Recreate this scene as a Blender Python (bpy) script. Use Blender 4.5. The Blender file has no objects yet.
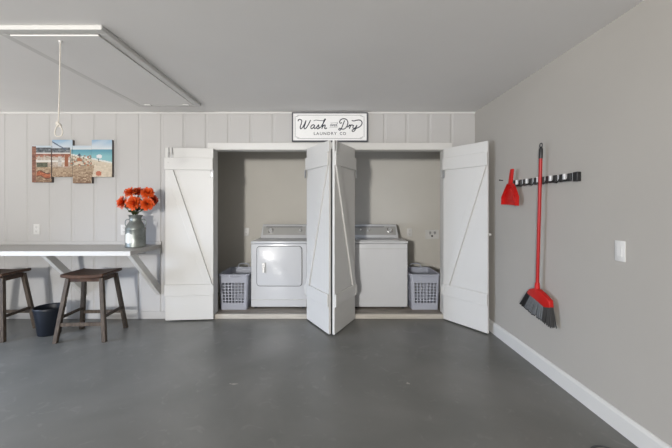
import bpy, bmesh, math, random
from mathutils import Vector, Matrix

random.seed(7)
sc = bpy.context.scene
col = sc.collection
R = math.radians

# ------------------------------------------------------------------ camera
CAMZ = 1.318
F = 330.0                      # focal length in pixels of a 672 wide frame
cam_d = bpy.data.cameras.new('camera')
cam = bpy.data.objects.new('camera', cam_d)
col.objects.link(cam)
cam.location = (0, 0, CAMZ)
cam.rotation_euler = (R(90), 0, 0)
cam_d.sensor_width = 36
cam_d.lens = 36 * F / 672
cam_d.shift_x = 5 / 672
cam_d.shift_y = -17 / 672
cam_d.clip_start = 0.05
sc.camera = cam

# ------------------------------------------------------------------ world, lights, exposure
w = bpy.data.worlds.new('world')
sc.world = w
w.use_nodes = True
nt = w.node_tree
bg = nt.nodes['Background']
tc = nt.nodes.new('ShaderNodeTexCoord')
sep = nt.nodes.new('ShaderNodeSeparateXYZ')
mr = nt.nodes.new('ShaderNodeMapRange')
mr.inputs[1].default_value = -1
mr.inputs[2].default_value = 1
rp = nt.nodes.new('ShaderNodeValToRGB')
el = rp.color_ramp.elements
el[0].position = 0.43;  el[0].color = (4.8, 4.7, 4.6, 1)
el[1].position = 1.0;  el[1].color = (0.75, 0.87, 1.0, 1)
e = el.new(0.475); e.color = (0.62, 0.70, 0.80, 1)
e = el.new(0.53); e.color = (0.93, 0.97, 1.0, 1)
nt.links.new(tc.outputs['Generated'], sep.inputs[0])
nt.links.new(sep.outputs['Z'], mr.inputs[0])
nt.links.new(mr.outputs[0], rp.inputs[0])
nt.links.new(rp.outputs[0], bg.inputs['Color'])
bg.inputs['Strength'].default_value = 0.52


def area(name, loc, target, sx, sy, power, color):
    d = bpy.data.lights.new(name, 'AREA')
    d.shape = 'RECTANGLE'
    d.size = sx; d.size_y = sy
    d.energy = power
    d.color = color
    o = bpy.data.objects.new(name, d)
    col.objects.link(o)
    o.location = loc
    o.rotation_euler = (Vector(target) - Vector(loc)).to_track_quat('-Z', 'Y').to_euler()
    return o


area('garage_opening_daylight', (-2.05, -4.1, 1.75), (0.2, 4, 1.3), 0.4, 0.5, 365, (1.0, 0.97, 0.925))
sw = area('side_window_daylight', (-4.7, 1.5, 1.1), (-2.4, 2.2, 0.1), 1.4, 0.9, 40, (0.64, 0.77, 1.0))
sw.data.spread = R(85)

vs = sc.view_settings
vs.view_transform = 'Standard'
vs.look = 'None'
vs.gamma = 1
vs.use_curve_mapping = False
vs.exposure = 0.06

# ------------------------------------------------------------------ materials
M = {}


def mat(name, rgb, rough=0.6, metal=0.0, noise=0.0, nscale=8.0, bump=0.0, bscale=120.0, spec=0.5, rgb2=None, stretch=None, coat=0.0):
    m = bpy.data.materials.new(name)
    m.use_nodes = True
    t = m.node_tree
    b = t.nodes['Principled BSDF']
    b.inputs['Roughness'].default_value = rough
    b.inputs['Metallic'].default_value = metal
    b.inputs['Specular IOR Level'].default_value = spec
    b.inputs['Coat Weight'].default_value = coat
    c = t.nodes.new('ShaderNodeTexCoord')
    mp = t.nodes.new('ShaderNodeMapping')
    if stretch:
        mp.inputs['Scale'].default_value = stretch
    t.links.new(c.outputs['Object'], mp.inputs['Vector'])
    n = t.nodes.new('ShaderNodeTexNoise')
    n.inputs['Scale'].default_value = nscale
    n.inputs['Detail'].default_value = 5
    t.links.new(mp.outputs[0], n.inputs['Vector'])
    r = t.nodes.new('ShaderNodeValToRGB')
    a = rgb2 if rgb2 else tuple(x * (1 - noise) for x in rgb)
    r.color_ramp.elements[0].position = 0.3
    r.color_ramp.elements[1].position = 0.7
    r.color_ramp.elements[0].color = (*a, 1)
    r.color_ramp.elements[1].color = (*rgb, 1)
    t.links.new(n.outputs['Fac'], r.inputs[0])
    t.links.new(r.outputs[0], b.inputs['Base Color'])
    if bump:
        n2 = t.nodes.new('ShaderNodeTexNoise')
        n2.inputs['Scale'].default_value = bscale
        t.links.new(mp.outputs[0], n2.inputs['Vector'])
        bp = t.nodes.new('ShaderNodeBump')
        bp.inputs['Strength'].default_value = bump
        bp.inputs['Distance'].default_value = 0.002
        t.links.new(n2.outputs['Fac'], bp.inputs['Height'])
        t.links.new(bp.outputs[0], b.inputs['Normal'])
    M[name] = m
    return m


mat('wall_paint', (0.46, 0.452, 0.445), 0.65, noise=0.03, nscale=2, bump=0.12, bscale=90)
mat('right_paint', (0.395, 0.375, 0.345), 0.6, noise=0.04, nscale=1.6, bump=0.15, bscale=70)
mat('ceiling_paint', (0.76, 0.75, 0.74), 0.7, noise=0.04, nscale=1.5, bump=0.15, bscale=60)
mat('closet_paint', (0.56, 0.54, 0.495), 0.7, noise=0.05, nscale=2)
mat('white_trim', (0.60, 0.595, 0.58), 0.4, noise=0.02, nscale=3)
mat('door_white', (0.565, 0.56, 0.545), 0.42, noise=0.025, nscale=3)
mat('closet_floor', (0.32, 0.29, 0.25), 0.55, rgb2=(0.17, 0.15, 0.13), nscale=7, stretch=(0.6, 5, 1))
mat('threshold_wood', (0.50, 0.47, 0.42), 0.55, noise=0.25, nscale=9, stretch=(0.5, 4, 4))
mat('appliance_white', (0.55, 0.56, 0.58), 0.22, noise=0.01)
mat('console_grey', (0.36, 0.36, 0.35), 0.35, metal=0.3, noise=0.03)
mat('dark_gap', (0.03, 0.03, 0.03), 0.7)
mat('chrome', (0.75, 0.75, 0.75), 0.2, metal=1.0)
mat('screw_steel', (0.40, 0.40, 0.40), 0.4, metal=0.8)
mat('plate_white', (0.62, 0.615, 0.60), 0.35)
mat('basket_plastic', (0.37, 0.39, 0.46), 0.42, noise=0.03)
mat('dark_plastic', (0.035, 0.037, 0.04), 0.4)
mat('bucket_plastic', (0.010, 0.013, 0.020), 0.42, spec=0.3)
mat('seat_wood', (0.090, 0.046, 0.027), 0.42, spec=0.3, rgb2=(0.034, 0.017, 0.011), nscale=9, stretch=(2, 14, 2))
mat('leg_wood', (0.100, 0.076, 0.056), 0.55, spec=0.3, rgb2=(0.036, 0.026, 0.020), nscale=12, stretch=(6, 6, 0.8))
mat('counter_top', (0.40, 0.385, 0.37), 0.35, noise=0.06, nscale=3)
mat('galvanised', (0.27, 0.29, 0.275), 0.40, metal=0.75, rgb2=(0.16, 0.175, 0.165), nscale=14)
mat('plaque', (0.62, 0.63, 0.60), 0.5)
mat('petal', (0.76, 0.118, 0.016), 0.5, rgb2=(0.62, 0.075, 0.01), nscale=25)
mat('petal_dark', (0.50, 0.055, 0.01), 0.5, rgb2=(0.34, 0.022, 0.006), nscale=25)
mat('leaf', (0.05, 0.075, 0.02), 0.5, rgb2=(0.02, 0.032, 0.012), nscale=20)
mat('red_plastic', (0.46, 0.010, 0.008), 0.45, spec=0.3, noise=0.06)
mat('red_metal', (0.36, 0.007, 0.007), 0.38, spec=0.35, noise=0.05)
mat('bristle_grey', (0.13, 0.14, 0.15), 0.6, noise=0.3, nscale=60)
mat('bristle_black', (0.010, 0.010, 0.011), 0.6)
mat('rail_grey', (0.50, 0.50, 0.51), 0.35)
mat('black_plastic', (0.012, 0.012, 0.013), 0.38)
mat('sign_white', (0.80, 0.80, 0.80), 0.55, noise=0.03, nscale=40)
mat('sign_frame', (0.075, 0.08, 0.095), 0.5)
mat('ink', (0.03, 0.036, 0.05), 0.6)
mat('ink_grey', (0.20, 0.21, 0.23), 0.6)
mat('rope', (0.62, 0.58, 0.52), 0.8, noise=0.15, nscale=90)
mat('canvas_edge', (0.10, 0.085, 0.08), 0.7)
mat('ground', (0.45, 0.44, 0.42), 0.8)


def floor_mat():
    m = mat('floor_paint', (0.135, 0.135, 0.128), 0.30)
    t = m.node_tree
    b = t.nodes['Principled BSDF']
    for n in list(t.nodes):
        if n.type in ('TEX_NOISE', 'VALTORGB', 'MAPPING'):
            t.nodes.remove(n)
    g = t.nodes.new('ShaderNodeNewGeometry')

    def noise(scale, detail=6, dist=0.0):
        n = t.nodes.new('ShaderNodeTexNoise')
        n.inputs['Scale'].default_value = scale
        n.inputs['Detail'].default_value = detail
        n.inputs['Distortion'].default_value = dist
        t.links.new(g.outputs['Position'], n.inputs['Vector'])
        return n.outputs['Fac']

    def ramp(src, p0, c0, p1, c1):
        r = t.nodes.new('ShaderNodeValToRGB')
        r.color_ramp.elements[0].position = p0
        r.color_ramp.elements[1].position = p1
        r.color_ramp.elements[0].color = (*c0, 1)
        r.color_ramp.elements[1].color = (*c1, 1)
        t.links.new(src, r.inputs[0])
        return r.outputs[0]

    def mix(fac, a, bcol):
        x = t.nodes.new('ShaderNodeMix')
        x.data_type = 'RGBA'
        t.links.new(fac, x.inputs['Factor'])
        t.links.new(a, x.inputs['A'])
        if isinstance(bcol, tuple):
            x.inputs['B'].default_value = (*bcol, 1)
        else:
            t.links.new(bcol, x.inputs['B'])
        return x.outputs['Result']

    base = ramp(noise(1.3, 7, 0.6), 0.3, (0.112, 0.113, 0.105), 0.7, (0.168, 0.166, 0.156))
    specks = ramp(noise(9, 8, 1.2), 0.60, (0, 0, 0), 0.80, (0.55, 0.55, 0.55))
    out = mix(specks, base, (0.24, 0.235, 0.22))
    # two pale scuffs worn into the paint
    for (sx, sy, rx, ry) in ((-0.72, 2.46, 0.12, 0.035), (0.575, 2.47, 0.05, 0.06)):
        mp = t.nodes.new('ShaderNodeMapping')
        mp.inputs['Location'].default_value = (-sx / rx, -sy / ry, 0)
        mp.inputs['Scale'].default_value = (1 / rx, 1 / ry, 0)
        t.links.new(g.outputs['Position'], mp.inputs['Vector'])
        ln = t.nodes.new('ShaderNodeVectorMath'); ln.operation = 'LENGTH'
        t.links.new(mp.outputs[0], ln.inputs[0])
        ad = t.nodes.new('ShaderNodeMath'); ad.operation = 'ADD'
        nz = t.nodes.new('ShaderNodeMath'); nz.operation = 'MULTIPLY'
        t.links.new(noise(22, 6, 1.0), nz.inputs[0]); nz.inputs[1].default_value = 1.6
        t.links.new(ln.outputs['Value'], ad.inputs[0]); t.links.new(nz.outputs[0], ad.inputs[1])
        k = ramp(ad.outputs[0], 1.0 / 1.0 * 0.95, (0.7, 0.7, 0.7), 1.0, (0, 0, 0))
        dv = t.nodes.new('ShaderNodeMath'); dv.operation = 'MULTIPLY'
        out = mix(k, out, (0.42, 0.39, 0.34))
    t.links.new(out, b.inputs['Base Color'])
    rr = t.nodes.new('ShaderNodeMapRange')
    rr.inputs[3].default_value = 0.26
    rr.inputs[4].default_value = 0.44
    t.links.new(noise(2.2, 6, 0.5), rr.inputs[0])
    t.links.new(rr.outputs[0], b.inputs['Roughness'])
    return m


floor_mat()

am = bpy.data.materials.new('canvas_print')
am.use_nodes = True
_a = am.node_tree.nodes.new('ShaderNodeVertexColor')
_a.layer_name = 'print'
am.node_tree.links.new(_a.outputs['Color'], am.node_tree.nodes['Principled BSDF'].inputs['Base Color'])
am.node_tree.nodes['Principled BSDF'].inputs['Roughness'].default_value = 0.6
M['canvas_print'] = am


# ------------------------------------------------------------------ mesh helpers
class MB:
    """collects shapes into one bmesh"""
    def __init__(self):
        self.bm = bmesh.new()

    def add(self, other):
        me = bpy.data.meshes.new('tmp')
        other.to_mesh(me)
        self.bm.from_mesh(me)
        bpy.data.meshes.remove(me)
        other.free()

    def box(self, a, b, bevel=0.0, seg=2, xf=None):
        t = bmesh.new()
        bmesh.ops.create_cube(t, size=1)
        c = [(a[i] + b[i]) / 2 for i in range(3)]
        s = [abs(b[i] - a[i]) for i in range(3)]
        for v in t.verts:
            v.co = Vector([v.co[i] * s[i] + c[i] for i in range(3)])
        if bevel:
            bmesh.ops.bevel(t, geom=t.edges[:], offset=min(bevel, min(s) * 0.45), segments=seg, affect='EDGES', profile=0.5)
        if xf:
            bmesh.ops.transform(t, matrix=xf, verts=t.verts[:])
        self.add(t)
        return self

    def hexa(self, bot, top, bevel=0.0):
        """eight corner solid: bot and top are four points each, same winding"""
        t = bmesh.new()
        vb = [t.verts.new(p) for p in bot]
        vt = [t.verts.new(p) for p in top]
        t.faces.new(vb[::-1]); t.faces.new(vt)
        for i in range(4):
            t.faces.new((vb[i], vb[(i + 1) % 4], vt[(i + 1) % 4], vt[i]))
        bmesh.ops.recalc_face_normals(t, faces=t.faces[:])
        if bevel:
            bmesh.ops.bevel(t, geom=t.edges[:], offset=bevel, segments=2, affect='EDGES', profile=0.5)
        self.add(t)
        return self

    def prism(self, pts, d0, d1, axis='y', bevel=0.0):
        """polygon in the plane across an axis, extruded from d0 to d1"""
        def P(p, d):
            if axis == 'y': return (p[0], d, p[1])
            if axis == 'x': return (d, p[0], p[1])
            return (p[0], p[1], d)
        t = bmesh.new()
        va = [t.verts.new(P(p, d0)) for p in pts]
        vb = [t.verts.new(P(p, d1)) for p in pts]
        t.faces.new(va); t.faces.new(vb[::-1])
        n = len(pts)
        for i in range(n):
            t.faces.new((va[i], vb[i], vb[(i + 1) % n], va[(i + 1) % n]))
        bmesh.ops.recalc_face_normals(t, faces=t.faces[:])
        if bevel:
            bmesh.ops.bevel(t, geom=t.edges[:], offset=bevel, segments=2, affect='EDGES', profile=0.5)
        self.add(t)
        return self

    def lathe(self, prof, n=32, center=(0, 0, 0), axis='z', close=False):
        t = bmesh.new()
        rings = []
        for (r, h) in prof:
            ring = []
            if r < 1e-6:
                ring = [t.verts.new((0, 0, h))]
            else:
                for i in range(n):
                    a = 2 * math.pi * i / n
                    ring.append(t.verts.new((r * math.cos(a), r * math.sin(a), h)))
            rings.append(ring)
        pairs = list(zip(rings[:-1], rings[1:]))
        if close: pairs.append((rings[-1], rings[0]))
        for A, B in pairs:
            for i in range(n):
                j = (i + 1) % n
                if len(A) == 1 and len(B) == 1: continue
                if len(A) == 1: t.faces.new((A[0], B[i], B[j]))
                elif len(B) == 1: t.faces.new((A[i], A[j], B[0]))
                else: t.faces.new((A[i], A[j], B[j], B[i]))
        bmesh.ops.recalc_face_normals(t, faces=t.faces[:])
        mt = Matrix.Translation(center)
        if axis == 'y': mt = mt @ Matrix.Rotation(R(90), 4, 'X')     # +z -> -y
        if axis == 'x': mt = mt @ Matrix.Rotation(R(90), 4, 'Y')     # +z -> +x
        bmesh.ops.transform(t, matrix=mt, verts=t.verts[:])
        self.add(t)
        return self

    def tube(self, pts, r, n=10, closed=False, flat=None):
        """round tube along points; r number or list; flat = (axis vector, factor) squashes the section"""
        pts = [Vector(p) for p in pts]
        N = len(pts)
        rs = r if isinstance(r, (list, tuple)) else [r] * N
        t = bmesh.new()
        rings = []
        prev = None
        for i, p in enumerate(pts):
            if closed:
                d = pts[(i + 1) % N] - pts[i - 1]
            else:
                d = pts[min(i + 1, N - 1)] - pts[max(i - 1, 0)]
            if d.length < 1e-9: d = Vector((0, 0, 1))
            d.normalize()
            if prev is None:
                up = Vector((0, 0, 1)) if abs(d.z) < 0.9 else Vector((1, 0, 0))
                u = d.cross(up).normalized()
            else:
                u = prev - d * prev.dot(d)
                u = u.normalized() if u.length > 1e-6 else d.orthogonal().normalized()
            prev = u
            v = d.cross(u)
            ring = []
            for k in range(n):
                a = 2 * math.pi * k / n
                off = (u * math.cos(a) + v * math.sin(a)) * rs[i]
                if flat:
                    ax, fct = flat
                    off = off - ax * off.dot(ax) * (1 - fct)
                ring.append(t.verts.new(p + off))
            rings.append(ring)
        for i in range(N if closed else N - 1):
            A, B = rings[i], rings[(i + 1) % N]
            for k in range(n):
                t.faces.new((A[k], A[(k + 1) % n], B[(k + 1) % n], B[k]))
        if not closed:
            t.faces.new(rings[0][::-1]); t.faces.new(rings[-1])
        bmesh.ops.recalc_face_normals(t, faces=t.faces[:])
        self.add(t)
        return self

    def build(self, name, material, parent=None, smooth=False, angle=40):
        me = bpy.data.meshes.new(name)
        self.bm.to_mesh(me)
        self.bm.free()
        me.materials.append(M[material] if isinstance(material, str) else material)
        if smooth:
            for p in me.polygons: p.use_smooth = True
            try:
                me.set_sharp_from_angle(angle=R(angle))
            except Exception:
                pass
        o = bpy.data.objects.new(name, me)
        col.objects.link(o)
        if parent: o.parent = parent
        return o


def tag(o, label=None, cat=None, group=None, kind=None):
    if label: o['label'] = label
    if cat: o['category'] = cat
    if group: o['group'] = group
    if kind: o['kind'] = kind
    return o


def empty(name, loc, rz=0.0):
    o = bpy.data.objects.new(name, None)
    o.empty_display_size = 0.1
    col.objects.link(o)
    o.location = loc
    o.rotation_euler = (0, 0, rz)
    return o


def children(o):
    return [c for c in col.objects if c.parent == o]


def copy_tree(o, parent=None):
    kids = children(o)
    c = o.copy()
    col.objects.link(c)
    c.parent = parent
    for k in kids: copy_tree(k, c)
    return c


def spline(pts, k=6, closed=False):
    """catmull-rom through 2-D or 3-D points"""
    P = [Vector(p) for p in pts]
    n = len(P)
    out = []
    for i in range(n if closed else n - 1):
        if closed:
            p0, p1, p2, p3 = P[i - 1], P[i], P[(i + 1) % n], P[(i + 2) % n]
        else:
            p0, p1, p2, p3 = P[max(i - 1, 0)], P[i], P[i + 1], P[min(i + 2, n - 1)]
        for j in range(k):
            t = j / k
            out.append(0.5 * ((2 * p1) + (p2 - p0) * t + (2 * p0 - 5 * p1 + 4 * p2 - p3) * t * t + (3 * p1 - p0 - 3 * p2 + p3) * t ** 3))
    if not closed: out.append(P[-1])
    return out


# ------------------------------------------------------------------ the setting
YW = 3.90          # face of the back wall
YB = 4.02          # its inner face, where the closet begins
YC = 4.90          # closet back wall
XR = 1.70
XL = -5.6
YF = -5.0          # open end of the garage
H = 2.44
OL, OR, OT = -1.385, 1.334, 1.996     # closet opening
ML, MR = -0.27, 0.265                  # wall post between the two openings
ZF = 0.050                            # closet floor


def struct(o, label, cat):
    return tag(o, label, cat, kind='structure')


struct(MB().box((XL, YF, -0.1), (XR + 0.1, YW + 0.005, 0)).build('floor', 'floor_paint'), 'dark grey painted concrete garage floor', 'floor')
struct(MB().box((XL, YF, H), (XR + 0.1, YC + 0.1, H + 0.1)).build('ceiling', 'ceiling_paint'), 'flat grey painted ceiling', 'ceiling')
struct(MB().box((XR, YF, 0), (XR + 0.1, YB, H)).build('wall_right', 'right_paint'), 'plain grey right wall carrying the tool rail', 'wall')

rw = MB()  # unseen wall behind the camera, added to keep ambient light off the closet
rw.box((0.2, YF, 0), (XR, YF + 0.12, H)).box((XL, YF, 2.15), (0.2, YF + 0.12, H))
struct(rw.build('wall_rear_blocker', 'wall_paint'), 'unseen grey wall added behind the viewer to cut ambient light, open at the garage door', 'wall')

# back wall: grooved panelling
PITCH = 0.2635
G0 = -1.208
grooves = [G0 + PITCH * i for i in range(-17, 12)]


def panel_strip(mb, x0, x1, z0, z1):
    gw, gd, ch = 0.021, 0.006, 0.010
    pts = [(x0, YW)]
    for g in grooves:
        if g - gw > x0 + 0.003 and g + gw < x1 - 0.003:
            pts += [(g - gw, YW), (g - gw + ch, YW + gd), (g + gw - ch, YW + gd), (g + gw, YW)]
    pts += [(x1, YW), (x1, YB), (x0, YB)]
    mb.prism(pts, z0, z1, axis='z')


wb = MB()
panel_strip(wb, XL, OL, 0, H)
panel_strip(wb, OL, OR, OT, H)
panel_strip(wb, ML, MR, 0, OT)
panel_strip(wb, OR, XR, 0, H)
struct(wb.build('wall_back', 'wall_paint'), 'pale grey grooved panel wall at the back', 'wall')

CW0, CW1 = -1.74, 1.74
struct(MB().box((CW0 - 0.1, YC, 0), (CW1 + 0.1, YC + 0.1, H)).build('wall_closet_back', 'closet_paint'), 'taupe back wall inside the laundry closet', 'wall')
struct(MB().box((CW0 - 0.1, YB, 0), (CW0, YC, H)).build('wall_closet_left', 'closet_paint'), 'taupe left side wall inside the laundry closet', 'wall')
struct(MB().box((CW1, YB, 0), (CW1 + 0.1, YC, H)).build('wall_closet_right', 'closet_paint'), 'taupe right side wall inside the laundry closet', 'wall')
fl = MB()
fl.box((CW0, YB, 0), (CW1, YC, ZF))
fl.box((OL, YW + 0.02, 0), (ML, YB, ZF)).box((MR, YW + 0.02, 0), (OR, YB, ZF))
struct(fl.build('floor_closet', 'closet_floor'), 'raised brown floor inside the laundry closet', 'floor')

# trims
struct(MB().box((-1.454, YW - 0.02, OT), (1.425, YW, 2.073), 0.004).build('trim_1', 'white_trim'), 'white board trim across the top of the closet opening', 'trim')
struct(MB().box((-1.454, YW - 0.018, 0), (OL, YW, OT - 0.001), 0.004).build('trim_2', 'white_trim'), 'white board trim at the left side of the closet opening', 'trim')
struct(MB().box((OR, YW - 0.018, 0), (1.425, YW, OT - 0.001), 0.004).build('trim_3', 'white_trim'), 'white board trim at the right side of the closet opening', 'trim')
jm = MB()
jm.box((OL, YW - 0.005, ZF), (OL + 0.006, YB, OT)).box((OR - 0.006, YW - 0.005, ZF), (OR, YB, OT))
jm.box((OL + 0.006, YW - 0.005, OT - 0.006), (ML, YB, OT)).box((MR, YW - 0.005, OT - 0.006), (OR - 0.006, YB, OT))
struct(jm.build('trim_4', 'white_trim'), 'thin white jamb lining inside the closet opening', 'trim')
struct(MB().box((OL + 0.002, YW - 0.012, 0), (ML - 0.002, YW + 0.02, ZF + 0.004), 0.004).build('trim_5', 'threshold_wood'), 'pale worn step edge below the dryer', 'trim')
struct(MB().box((MR + 0.002, YW - 0.012, 0), (OR - 0.002, YW + 0.02, ZF + 0.004), 0.004).build('trim_6', 'threshold_wood'), 'pale worn step edge below the washer', 'trim')
struct(MB().box((XL, YW - 0.014, H - 0.022), (XR, YW, H), 0.004).build('trim_7', 'white_trim'), 'thin pale strip where the back wall meets the ceiling', 'trim')
bb = MB().prism([(0, 0), (-0.016, 0), (-0.016, 0.098), (-0.010, 0.112), (-0.006, 0.118), (0, 0.12)], YF, YW, axis='y')
o = bb.build('baseboard_right', 'white_trim'); o.location.x = XR
struct(o, 'white baseboard along the right wall', 'baseboard')
struct(MB().box((XL, YW - 0.012, 0), (-1.456, YW, 0.085), 0.003).build('baseboard_back', 'wall_paint'), 'low grey baseboard under the counter', 'baseboard')


# ------------------------------------------------------------------ closet doors
def door(name, label, hinge, ang, sgn, bolts=(), knob=False, W=0.548):
    T = 0.026
    root = empty(name, (hinge[0], hinge[1], 0), ang)
    struct(root, label, 'door')

    def bx(mb, x0, x1, y0, y1, z0, z1, bev=0.004):
        a, b = sorted((sgn * x0, sgn * x1))
        return mb.box((a, y0, z0), (b, y1, z1), bev)
    bx(MB(), 0, W, -T, 0, 0.014, 2.0, 0.003).build('leaf', 'door_white', root)
    RT = 0.019
    bx(MB(), 0.001, W + 0.004, -T - RT, -T, 1.745, 1.885).build('top_rail', 'door_white', root)
    bx(MB(), 0.001, W + 0.004, -T - RT, -T, 0.295, 0.425).build('bottom_rail', 'door_white', root)
    # diagonal brace: top at the free edge, foot at the hinge edge
    wx = 0.085
    pts = [(sgn * (W - 0.008), 1.744), (sgn * (W - 0.008 - wx), 1.744), (sgn * 0.010, 0.426), (sgn * (0.010 + wx), 0.426)]
    MB().prism(pts, -T - RT, -T, axis='y', bevel=0.003).build('brace', 'door_white', root)
    for z in (1.70, 0.36):
        hb = MB()
        bx(hb, 0.0, 0.03, -T - RT - 0.004, -T - RT + 0.001, z - 0.045, z + 0.045, 0.001)
        hb.lathe([(0, -0.05), (0.006, -0.05), (0.006, 0.05), (0, 0.05)], 10, (sgn * -0.004, -T - RT, z))
        hb.build('hinge', 'door_white' if z < 1 else 'screw_steel', root, smooth=True)
    for (bxp, z0, z1) in bolts:
        bb_ = MB()
        bx(bb_, bxp - 0.012, bxp + 0.012, -T - 0.006, -T, z0 + 0.01, z1 - 0.05, 0.001)
        bb_.tube([(sgn * bxp, -T - 0.012, z0), (sgn * bxp, -T - 0.012, z1)], 0.006, 10)
        bb_.tube([(sgn * bxp, -T - 0.012, z0 + 0.03), (sgn * bxp, -T - 0.03, z0 + 0.03)], 0.004, 8)
        bb_.build('barrel_bolt', 'screw_steel', root, smooth=True)
    if knob:
        MB().lathe([(0, 0), (0.008, 0), (0.006, 0.026), (0.014, 0.032), (0.014, 0.042), (0, 0.046)], 16, (sgn * (W - 0.014), 0, 1.03), axis='y').build('knob', 'plate_white', root, smooth=True)
        k = children(root)[-1]
        for v in k.data.vertices: v.co.y = -v.co.y
        k.data.flip_normals()
    return root


door('door_1', 'white braced closet door folded open flat against the back wall beside the vase', (-1.371, 3.862), R(5.0), -1,
     bolts=((0.497, 1.80, 2.0), (0.458, 1.87, 2.0)), W=0.537)
door('door_2', 'white braced closet door beside the dryer, bright left half of the middle wedge', (-0.262, 3.868), R(-61.4), 1)
door('door_3', 'white braced closet door beside the washer, shaded right half of the middle wedge', (0.257, 3.868), R(63.6), -1,
     bolts=((0.525, 1.83, 2.0),))
door('door_4', 'white braced closet door swung out toward the right wall', (1.332, 3.868), R(-56.5), 1, knob=True)


# ------------------------------------------------------------------ laundry machines
def rounded_rect(x0, z0, x1, z1, r, k=6):
    out = []
    for (cx, cz, a0) in ((x1 - r, z1 - r, 0), (x0 + r, z1 - r, 90), (x0 + r, z0 + r, 180), (x1 - r, z0 + r, 270)):
        for i in range(k + 1):
            a = R(a0 + 90 * i / k)
            out.append((cx + r * math.cos(a), cz + r * math.sin(a)))
    return out


MW, MH, MD = 0.70, 0.842, 0.66
YM = 4.112


def machine_shell(root, name='cabinet'):
    b = MB()
    b.box((0, 0, 0.02), (MW, MD, MH - 0.032), 0.012, 3)
    return b.build(name, 'appliance_white', root, smooth=True)


def feet(root):
    for x in (0.05, MW - 0.05):
        for y in (0.05, MD - 0.05):
            MB().lathe([(0, 0), (0.022, 0), (0.022, 0.012), (0.010, 0.014), (0.010, 0.024), (0, 0.024)], 14, (x, y, 0)).build('foot', 'dark_plastic', root, smooth=True)


def console(root):
    # sloped control console at the rear of the top
    z = MH
    prof = [(0.44, z - 0.002), (0.455, z + 0.030), (0.50, z + 0.165), (0.515, z + 0.182), (0.62, z + 0.180), (0.64, z + 0.12), (0.64, z - 0.002)]
    body = MB().prism(prof, 0.025, MW - 0.025, axis='x', bevel=0.006).build('console', 'appliance_white', root, smooth=True)
    for v in body.data.vertices:
        if v.co.z > z + 0.14:
            v.co.x = MW / 2 + (v.co.x - MW / 2) * 0.945
    # faceplate lying on the slope
    n = Vector((0, 0.105, 0.045)).normalized()
    pn = Vector((0, -0.135, 0.045)).normalized()
    f = MB()
    d = 0.004
    a = Vector((0, 0.455, z + 0.030)) + Vector((0, 0.045, 0.135)) * 0.06
    bpt = Vector((0, 0.455, z + 0.030)) + Vector((0, 0.045, 0.135)) * 0.92
    off = Vector((0, -0.135, 0.045)).normalized() * d
    bot = [(0.055, a.y, a.z), (MW - 0.055, a.y, a.z), (MW - 0.055, bpt.y, bpt.z), (0.055, bpt.y, bpt.z)]
    top = [tuple(Vector(q) + off) for q in bot]
    f.hexa(bot, top)
    f.build('control_panel', 'console_grey', root)
    return off.normalized()


def dial(root, x, frac, r, name='knob', material='chrome'):
    z = MH
    c = Vector((x, 0.455, z + 0.030)) + Vector((0, 0.045, 0.135)) * frac + Vector((0, -0.135, 0.045)).normalized() * 0.004
    t = MB().lathe([(0, 0), (r * 1.25, 0), (r * 1.25, 0.004), (r, 0.008), (r * 0.92, 0.028), (0, 0.030)], 24)
    rot = Vector((0, 0, 1)).rotation_difference(Vector((0, -0.135, 0.045)).normalized()).to_matrix().to_4x4()
    bmesh.ops.transform(t.bm, matrix=Matrix.Translation(c) @ rot, verts=t.bm.verts[:])
    k = t.build(name, material, root, smooth=True)
    g = MB().box((-r * 0.16, -r * 0.95, 0.028), (r * 0.16, r * 0.95, 0.036), 0.002)
    bmesh.ops.transform(g.bm, matrix=Matrix.Translation(c) @ rot, verts=g.bm.verts[:])
    g.build('pointer', 'appliance_white', k, smooth=True)
    return k


dr = empty('dryer', (-0.998, YM, ZF))
tag(dr, 'white front-loading dryer with square door beside left laundry basket', 'dryer')
machine_shell(dr)
MB().box((-0.002, -0.004, MH - 0.030), (MW + 0.002, MD, MH), 0.010, 3).build('top_panel', 'appliance_white', dr, smooth=True)
# seam, door and toe panel
rim = MB().prism(rounded_rect(0.070, 0.28, 0.640, 0.783, 0.045), -0.003, 0.004).build('door_gasket', 'dark_gap', dr)
dd = MB().prism(rounded_rect(0.076, 0.286, 0.634, 0.777, 0.04), -0.012, 0.0, bevel=0.005).build('door', 'appliance_white', dr, smooth=True)
hp = MB()
hp.prism(rounded_rect(0.145, 0.45, 0.170, 0.575, 0.012), -0.0135, -0.0115)
hp.build('handle_recess', 'screw_steel', dd)
hg = MB().box((0.172, -0.026, 0.45), (0.182, -0.010, 0.575), 0.004).build('handle', 'console_grey', dd, smooth=True)
MB().box((0.006, -0.003, 0.110), (MW - 0.006, 0.004, 0.116)).build('toe_seam', 'console_grey', dr)
feet(dr)
console(dr)
dial(dr, 0.16, 0.50, 0.030)
dial(dr, 0.575, 0.50, 0.018, 'button')
MB().box((0.10, 0.476, MH + 0.147), (0.60, 0.492, MH + 0.153)).build('console_stripe', 'dark_gap', dr)

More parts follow.
